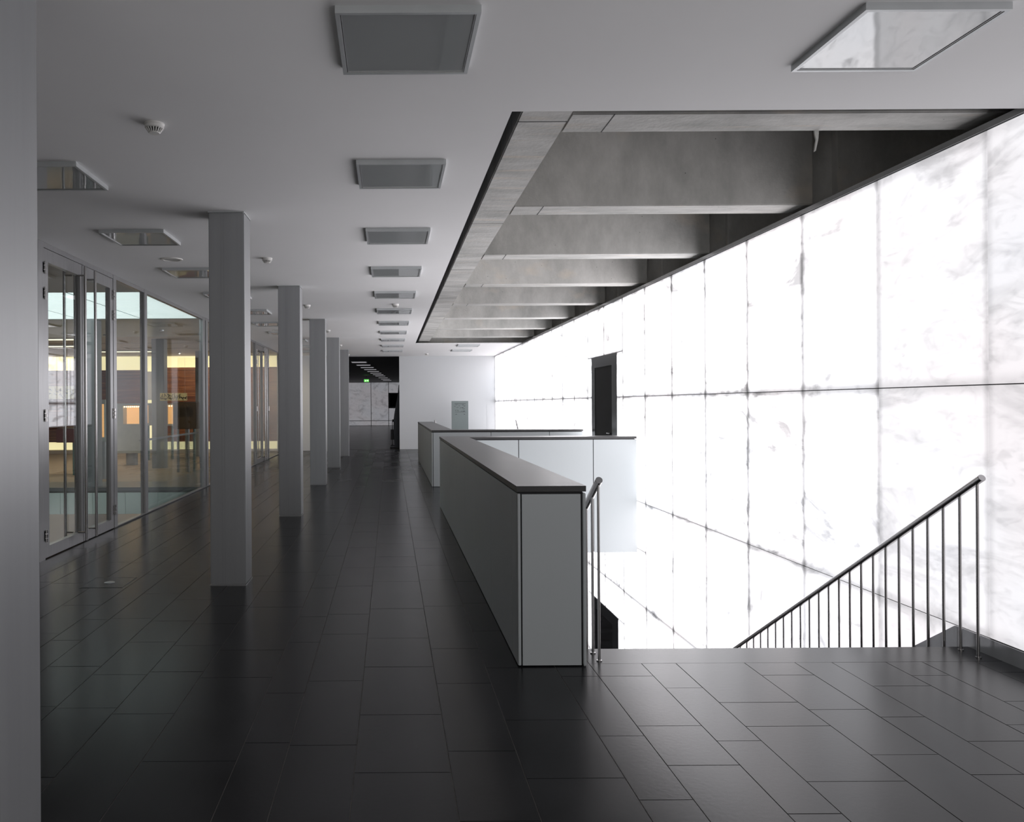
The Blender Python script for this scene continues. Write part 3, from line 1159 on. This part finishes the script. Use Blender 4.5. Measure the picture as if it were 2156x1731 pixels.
frame_l = empty('trim_1', (XL, 7.85, 0), kind='structure')
mullion(7.80, 7.935, frame_l)
double_door(3, 7.94, 9.93)
for k, (a, b) in enumerate(((9.93, 10.04), (11.19, 11.31), (14.68, 14.84), (14.93, 15.08), (18.6, 18.72), (20.42, 20.55), (22.58, 22.68), (24.78, 24.90), (26.5, 26.6))):
    t_ = empty('trim_%d' % (k + 2), (XL, a, 0), kind='structure')
    mullion(a, b, t_)
fixed_bay(10.04, 11.19)
fixed_bay(11.31, 14.68)
fixed_bay(14.84, 14.93)
fixed_bay(15.08, 18.6)
fixed_bay(18.72, 20.42)
double_door(4, 20.55, 22.58)
fixed_bay(22.68, 24.78)
fixed_bay(24.90, 26.5)
o = part('baseboard_left', B(GX1, GX1 + 0.006, 9.94, 26.6, 0.0, 0.012), M['blackmetal'])
tag(o, kind='structure')

# glass guard on the gallery side of the partition
gr = empty('glass_guard', (-3.62, 13, 0), 'waist-high frameless glass guard with thin metal rail behind the middle glass bay', 'guard rail')
part('handrail', B(-3.64, -3.60, 11.35, 14.70, 1.035, 1.062), M['alu'], gr)
part('glass_pane', B(-3.625, -3.613, 11.36, 13.20, -0.2, 1.035), M['glassgreen'], gr)
part('glass_pane', B(-3.625, -3.613, 13.215, 14.69, -0.2, 1.035), M['glassgreen'], gr)

# ================================================================== GALLERY BEHIND THE GLASS
GL = -12.0
VX = -3.60
o = part('floor_gallery_near', B(GL, VX + 0.03, 4.5, 11.28, -0.5, -0.002), M['stone_red'])
tag(o, kind='structure')
gf = empty('floor_gallery', (-7, 15, 0), kind='structure')
part('stone_floor', B(GL, VX + 0.03, 14.96, 16.12, -0.5, -0.002), M['stone_in'], gf)
part('stone_floor', B(-4.63, VX + 0.03, 16.12, 26.6, -0.5, -0.002), M['stone_in'], gf)
part('tan_floor', B(GL, -4.63, 16.12, 26.6, -0.5, -0.002), M['tan'], gf)
part('edge_profile', B(GL, VX, 14.93, 14.96, -0.06, 0.004), M['alu'], gf)
x = VX - 0.21
xx = [VX, -3.81]
while xx[-1] > -11.5:
    xx.append(xx[-1] - 0.62)
for a, b in zip(xx, xx[1:]):
    part('cladding_panel', B(b + 0.004, a - 0.004, 14.925, 14.955, -0.50, -0.10), M['greenpanel'], gf)
# lower part of that opening
o = part('floor_gallery_lower', B(GL, -3.6, 11.28, 14.96, -4.5, -4.3), M['stone_in'])
tag(o, kind='structure')
for nm, a in (('near', 11.2), ('far', 14.96)):
    o = part('wall_opening_' + nm, B(GL, -3.62, a, a + 0.06, -4.3, -0.5), M['wallwhite'])
    tag(o, kind='structure')
gc = empty('ceiling_gallery', (-7, 13, ZC), kind='structure')
part('near_ceiling', B(GL, GX0, 4.5, 11.5, ZC, ZC + 0.05), M['galbeige'], gc)
part('middle_ceiling', B(GL, GX0, 15.07, 18.9, ZC, ZC + 0.05), M['galceil'], gc)
part('beige_ceiling', B(GL, GX0, 18.9, 26.6, ZC, ZC + 0.05), M['galbeige'], gc)
for yj in (20.8, 22.7):
    part('ceiling_joint', B(GL, GX0 - 0.05, yj, yj + 0.03, ZC - 0.004, ZC), M['gap'], gc)
sky = empty('luminous_ceiling', (-7.5, 13.3, ZC), 'glowing white panelled ceiling with thin dark joints above the gallery opening', 'ceiling light')
part('backing', B(GL, GX0, 11.5, 15.07, ZC + 0.013, ZC + 0.05), M['gap'], sky)
ny, nx = 8, 7
for i in range(nx):
    for j in range(ny):
        xa = GX0 - 0.02 - i * 1.2
        ya = 11.52 + j * 0.4425
        part('light_pane', B(xa - 1.165, xa, ya, ya + 0.415, ZC + 0.008, ZC + 0.012), M['skypanel'], sky)
o = part('wall_gallery_left', B(GL - 0.1, GL, 4.5, 26.6, -4.3, ZC), M['galbeige'])
tag(o, kind='structure')
o = part('wall_gallery_near', B(GL, XL - 0.12, 4.4, 4.5, 0, ZC), M['galbeige'])
tag(o, kind='structure')
wb = empty('wall_gallery_back', (-7, 26.3, 0), kind='structure')
part('glowing_recess', B(GL, GX0, 26.4, 26.5, 0, ZC), M['cove'], wb)
part('layered_cladding', B(-7.6, -3.62, 26.1, 26.3, 0.36, 2.83), M['brown'], wb)
part('layered_cladding', B(GL, -8.2, 26.1, 26.3, 0.36, 2.75), M['brown'], wb)
part('white_board', B(-8.17, -7.63, 26.05, 26.3, 1.75, 2.7), M['wallwhite'], wb)
part('plinth', B(GL, GX0, 25.7, 26.25, 0, 0.10), M['galbeige'], wb)
# bright room behind the far bays
part_w = part('wall_gallery_partition', B(-5.2, GX0 - 0.02, 26.6, 26.68, 0, ZC), M['palewall'])
tag(part_w, kind='structure')

# linear lamps under the gallery ceiling
lin = [(-11.0, -7.35, 19.2, 'upper long glowing linear lamp seen through the door leaves'),
       (-11.0, -7.9, 21.4, 'lower long glowing linear lamp seen through the door leaves'),
       (-9.3, -7.1, 23.6, 'long glowing linear lamp seen through the narrow fixed glass bay')]
for xa, xb, y, lb in lin:
    e = empty('linear_lamp', ((xa + xb) / 2, y, ZC), lb, 'lamp', 'linear lamps in the gallery')
    part('housing', B(xa, xb, y - 0.14, y + 0.14, ZC - 0.03, ZC - 0.006), M['alu'], e)
    part('diffuser', B(xa + 0.03, xb - 0.03, y - 0.12, y + 0.12, ZC - 0.04, ZC - 0.03), M['tube'], e)


def post(bm, x, y, z0, z1, r=0.06):
    tube(bm, (x, y, z0), (x, y, z1), r, 20)


def showcase(name, label, xa, xb, y, z0, z1, depth, posts, body, glow, wxa=None, wxb=None, wz0=None, wz1=None, nb=4, pr=0.04):
    """display case: box with a lit window in its front, small spot bulbs and posts"""
    e = empty(name, ((xa + xb) / 2, y + depth / 2, 0), label, 'display case', 'display cases in the gallery')
    if glow:
        bd = newbm()
        xs_ = [xa, wxa, wxb, xb]
        # front ring
        V = {}
        o4 = [(xa, z0), (xb, z0), (xb, z1), (xa, z1)]
        i4 = [(wxa, wz0), (wxb, wz0), (wxb, wz1), (wxa, wz1)]
        yb = y + depth
        of = [bd.verts.new((p[0], y, p[1])) for p in o4]
        inf = [bd.verts.new((p[0], y, p[1])) for p in i4]
        inb = [bd.verts.new((p[0], yb - 0.04, p[1])) for p in i4]
        ob = [bd.verts.new((p[0], yb, p[1])) for p in o4]
        for i in range(4):
            j = (i + 1) % 4
            bd.faces.new((of[i], of[j], inf[j], inf[i]))
            bd.faces.new((inf[i], inf[j], inb[j], inb[i]))
            bd.faces.new((of[i], of[j], ob[j], ob[i]))
        bd.faces.new(inb)
        bd.faces.new(ob[::-1])
        bmesh.ops.recalc_face_normals(bd, faces=bd.faces)
        part('case_body', bd, M[body], e)
        part('lit_back', B(wxa + 0.002, wxb - 0.002, yb - 0.06, yb - 0.045, wz0 + 0.002, wz1 - 0.002), M['warm'], e)
        part('case_glass', B(wxa, wxb, y + 0.005, y + 0.011, wz0, wz1), M['glass'], e)
        for i in range(nb):
            bx = wxa + (wxb - wxa) * (i + 0.5) / nb
            bb = newbm()
            bmesh.ops.create_icosphere(bb, subdivisions=2, radius=0.018, matrix=Matrix.Translation((bx, y + 0.05, wz1 - 0.03)))
            part('spot_bulb', bb, M['bulb'], e, smooth=True)
    else:
        part('case_body', B(xa, xb, y, y + depth, z0, z1, bevel=0.01), M[body], e)
        part('case_lid', B(xa + 0.02, xb - 0.02, y + 0.02, y + depth - 0.02, z1, z1 + 0.015), M['darksteel'], e)
    for px_, py_, m_ in posts:
        b = newbm()
        post(b, px_, py_, 0.0, z0 + 0.002, pr)
        part('leg', b, M[m_], e, smooth=True)
    return e


def at(px, py, y):
    return ((px - VPX) / F_PX * y, EYE - (py - VPY) / F_PX * y)


# warm niche seen in the second leaf
xa, zb_ = at(198, 926, 16.6)
xb, zt2 = at(222, 838, 16.6)
showcase('display_case', 'glowing orange display case seen in the right-hand door leaf', xa, xb, 16.6, zb_, zt2, 0.4,
         [((xa + xb) / 2, 16.8, 'steel')], 'casegrey', True, xa + 0.02, xb - 0.03, zb_ + 0.08, zt2 - 0.09, 1, 0.10)
# grey partition with lit niche in narrow bay
xa, zb_ = at(244, 951, 20.5)
xb, zt2 = at(300, 846, 20.5)
wa, wz0_ = at(259, 890, 20.5)
wb2, wz1_ = at(293, 851, 20.5)
showcase('display_case', 'grey hanging display wall with lit niche on a round post in the narrow glass bay', xa, xb, 20.5, zb_, zt2, 0.35,
         [((xa + xb) / 2, 20.7, 'steel')], 'casegrey', True, wa, wb2, wz0_, wz1_, 8, 0.15)
# pale framed case left of column and dark brown case right
xa, zb_ = at(300, 893, 22.3)
xb, zt2 = at(316, 846, 22.3)
showcase('display_case', 'pale framed lit case at the left edge of the middle glass bay', xa, xb, 22.3, zb_, zt2, 0.35,
         [((xa + xb) / 2, 22.5, 'teal')], 'casegrey', True, xa + 0.02, xb - 0.05, zb_ + 0.06, zt2 - 0.05, 1, 0.03)
xa, zb_ = at(345, 894, 22.6)
xb, zt2 = at(372, 847, 22.6)
showcase('display_case', 'bright yellow lit case beside the gallery column in the middle glass bay', xa, xb, 22.6, zb_, zt2, 0.35,
         [((xa + xb) / 2, 22.8, 'teal')], 'casegrey', True, xa + 0.04, xb - 0.06, zb_ + 0.05, zt2 - 0.04, 4, 0.04)
xa, zb_ = at(364, 901, 18.2)
xb, zt2 = at(413, 845, 18.2)
showcase('display_case', 'dark brown box-shaped display case on four thin legs', xa, xb, 18.2, zb_, zt2, 0.5,
         [(xa + 0.09, 18.3, 'steel'), (xa + 0.22, 18.55, 'galbeige'), (xa + 0.33, 18.3, 'alu'), (xa + 0.42, 18.5, 'teal')], 'caseglass', False,
         pr=0.03)
xa, zb_ = at(414, 901, 21.0)
xb, zt2 = at(425, 845, 21.0)
showcase('display_case', 'narrow lit case at the right edge of the middle glass bay', xa, xb, 21.0, zb_, zt2, 0.3,
         [((xa + xb) / 2, 21.15, 'steel')], 'casegrey', True, xa + 0.02, xb - 0.02, zb_ + 0.1, zt2 - 0.06, 1, 0.04)
xa, zb_ = at(117, 928, 17.5)
xb, zt2 = at(182, 899, 17.5)
showcase('display_case', 'low dark red display box on slim legs behind the left door leaf', xa, xb, 17.5, zb_, zt2, 0.6,
         [(xa + 0.33, 17.7, 'teal'), (xb - 0.1, 17.7, 'steel')], 'redbox', False, pr=0.035)

# small downlights that light the gallery floor and cladding
def downlight(x, y, label, power, tilt=0.0, col=(1.0, 0.82, 0.6), sz=2.2):
    e = empty('downlight', (x, y, ZC), label, 'downlight', 'downlights in the gallery ceiling')
    b = newbm()
    lathe(b, [(0.035, -0.002), (0.035, -0.03), (0.05, -0.03), (0.052, -0.006)], (x, y, ZC), 20)
    part('lamp_ring', b, M['alu'], e, smooth=True)
    l = bpy.data.lights.new('spot', 'SPOT')
    l.energy = power
    l.spot_size = sz
    l.spot_blend = 0.6
    l.shadow_soft_size = 0.03
    l.color = col
    o = bpy.data.objects.new('lamp', l)
    COL.objects.link(o)
    o.parent = e
    o.location = (0, 0, -0.045)
    o.rotation_euler = (tilt, 0, 0)


for i, (x, y, p, t_, w) in enumerate((
        (-5.0, 17.2, 60, 0, 'above the grey edge of the tan floor'), (-6.6, 18.2, 80, 0, 'in front of the lone gallery column'),
        (-5.0, 21.0, 70, 0, 'over the dark brown display case'), (-6.9, 22.0, 70, 0.1, 'behind the lone gallery column'),
        (-4.7, 24.6, 110, 0.75, 'washing the right part of the brown wall'), (-6.6, 24.6, 110, 0.75, 'washing the middle of the brown wall'),
        (-9.2, 18.5, 90, 0, 'over the left side of the tan floor'), (-5.2, 9.6, 45, 0, 'just inside the glass doors'),
        (-8.5, 22.5, 80, 0.1, 'deep in the left of the gallery'))):
    downlight(x, y, 'small ceiling downlight ' + w, p, t_)

# lettered banners
random.seed(3)


def banner(px0, px1, py0, py1, y, label, m):
    xa, z1_ = at(px0, py0, y)
    xb, z0_ = at(px1, py1, y)
    e = empty('script_banner', ((xa + xb) / 2, y, z0_), label, 'banner', 'script banners in the gallery')
    part('sheet', B(xa, xb, y, y + 0.01, z0_, z1_), m, e)
    n = 9
    ib = newbm()
    for i in range(n):
        cx = xa + (xb - xa) * (i + 0.7) / (n + 0.4)
        h = (z1_ - z0_)
        for q in range(5):
            ox, oz = random.uniform(-0.03, 0.03), random.uniform(0.2, 0.8) * h
            a = random.uniform(0, math.pi)
            L = random.uniform(0.02, 0.045)
            dx, dz = math.cos(a) * L, math.sin(a) * L * 0.9
            wx, wz = -math.sin(a) * 0.006, math.cos(a) * 0.006
            prism(ib, [(cx + ox - dx - wx, z0_ + oz - dz - wz), (cx + ox + dx - wx, z0_ + oz + dz - wz),
                       (cx + ox + dx + wx, z0_ + oz + dz + wz), (cx + ox - dx + wx, z0_ + oz - dz + wz)], 'y', y - 0.002, y - 0.0005)
    s = part('lettering', ib, M['ink'], e)
    s['kind'] = 'stuff'
    wb_ = newbm()
    for xw in (xa + 0.05, xb - 0.05):
        tube(wb_, (xw, y + 0.005, z1_), (xw, y + 0.005, ZC), 0.0015, 6)
    s = part('hanging_wire', wb_, M['alu'], e)
    s['kind'] = 'stuff'


banner(337, 394, 825, 841, 18.0, 'small yellow banner with dark brush script beside the gallery column', M['paper'])
banner(98, 206, 809, 836, 16.3, 'long pale banner with dark brush script behind the door leaves', M['paper'])

# ================================================================== FAR-END OBJECTS
st = empty('information_stele', (1.88, 26.0, 0), 'grey-green upright sign board with map lines before the white far wall', 'sign')
sb = newbm()
box(sb, -0.275, 0.275, -0.035, 0.035, 0.0, 1.655, bevel=0.004)
bmesh.ops.translate(sb, verts=sb.verts, vec=(2.32, 26.0, 0))
pb = newbm()
X0 = 2.32


def ln(xa, za, xb, zb, w=0.007):
    a = math.atan2(zb - za, xb - xa)
    wx, wz = -math.sin(a) * w / 2, math.cos(a) * w / 2
    prism(pb, [(X0 + xa - wx, za - wz), (X0 + xb - wx, zb - wz), (X0 + xb + wx, zb + wz), (X0 + xa + wx, za + wz)], 'y', 25.9625, 25.9655)


ln(-0.18, 1.56, 0.19, 1.56, 0.013)
ln(-0.17, 1.29, 0.19, 1.29, 0.010)
random.seed(11)
for (cx, cz) in ((-0.11, 1.53), (0.09, 1.53), (-0.16, 1.48), (0.14, 1.49), (-0.08, 1.45), (0.02, 1.43), (0.10, 1.43), (0.13, 1.40),
                 (-0.14, 1.35), (-0.06, 1.34), (0.14, 1.32), (0.07, 1.32), (-0.02, 1.49)):
    for q in range(3):
        a = random.uniform(0, 3.14)
        l = random.uniform(0.012, 0.03)
        ox, oz = random.uniform(-0.02, 0.02), random.uniform(-0.012, 0.012)
        ln(cx + ox - l * math.cos(a), cz + oz - l * math.sin(a) * 0.5, cx + ox + l * math.cos(a), cz + oz + l * math.sin(a) * 0.5, 0.009)
ln(-0.15, 1.215, -0.10, 1.215, 0.016)
ln(0.12, 1.215, 0.17, 1.215, 0.016)
part('board', sb, M['stele'], st)
pp_ = part('printed_map', pb, M['print'], st)
pp_['kind'] = 'stuff'
fb2 = B(2.02, 2.62, 25.85, 26.15, 0.0, 0.02)
part('foot_plate', fb2, M['darksteel'], st)
for ob_ in st.children:
    pass
st.location = (1.88, 26.0, 0)

# bowed dark exhibit half hidden by the end of the white wall
ex = empty('curved_exhibit', (0.4, 28.0, 0), 'tall dark blue bowed exhibit half hidden behind the edge of the white far wall', 'exhibit')


def ez(px, py, y=27.9):
    return ((px - VPX) / F_PX * y, EYE - (py - VPY) / F_PX * y)


left_edge = [(839.6, 811), (838, 826), (836, 842), (833, 856), (830, 872), (828.3, 886), (828.2, 902), (829, 918), (829.5, 932), (831, 945)]
pts = [ez(a, b) for a, b in left_edge]
pts[-1] = (pts[-1][0], 0.0)
rp = [(0.55, 0.0), (0.50, 0.8), (0.47, 1.5), (0.42, 2.0), (pts[0][0] + 0.03, pts[0][1] + 0.03)]
hb = newbm()
prism(hb, pts + rp, 'y', 27.75, 28.1)
bmesh.ops.bevel(hb, geom=[e for e in hb.edges if abs(e.verts[0].co.y - e.verts[1].co.y) < 1e-4], offset=0.02, segments=2, affect='EDGES')
part('hull', hb, M['navy'], ex, smooth=True)
part('rear_block', B(0.02, 0.14, 27.9, 28.05, 0.30, 0.66), M['black'], ex)
part('peg', B(0.08, 0.15, 27.9, 28.0, 0.93, 1.02), M['black'], ex)
part('foot_plate', B(0.0, 0.5, 27.7, 28.15, 0.0, 0.03), M['black'], ex)
part('foot_plate', B(0.02, 0.3, 27.8, 28.1, 0.07, 0.10), M['black'], ex)
part('connecting_rod', tube(newbm(), (0.08, 27.97, 0.1), (0.08, 27.97, 0.95), 0.012, 10), M['black'], ex)

scn = empty('wall_screen', (0.35, 57.95, 1.4), 'dark rectangular screen in a pale frame on the far grey stone wall', 'screen')
part('frame', B(-0.1, 0.85, 57.93, 57.99, 1.28, 2.42), M['lampframe'], scn)
part('display', B(0.0, 0.75, 57.915, 57.93, 1.41, 2.32), M['black'], scn)

exs = empty('exit_sign', (-1.34, 45, 2.86), 'small glowing green emergency exit sign hanging in the dark far hall', 'sign')
part('sign_body', B(-1.48, -1.20, 45, 45.03, 2.86, 3.01), M['green'], exs)
ab = newbm()
prism(ab, [(-1.31, 2.915), (-1.27, 2.915), (-1.27, 2.89), (-1.225, 2.935), (-1.27, 2.98), (-1.27, 2.955), (-1.31, 2.955)], 'y', 44.995, 45.0)
part('arrow', ab, M['exitwhite'], exs)
rb = newbm()
prism(rb, [(-1.42, 2.88), (-1.40, 2.88), (-1.385, 2.915), (-1.36, 2.895), (-1.345, 2.905), (-1.375, 2.94), (-1.36, 2.955), (-1.375, 2.965),
           (-1.41, 2.95), (-1.43, 2.925), (-1.405, 2.925)], 'y', 44.995, 45.0)
part('running_figure', rb, M['exitwhite'], exs)
part('hanger', tube(newbm(), (-1.34, 45.015, 3.01), (-1.34, 45.015, ZC), 0.006, 8), M['alu'], exs)
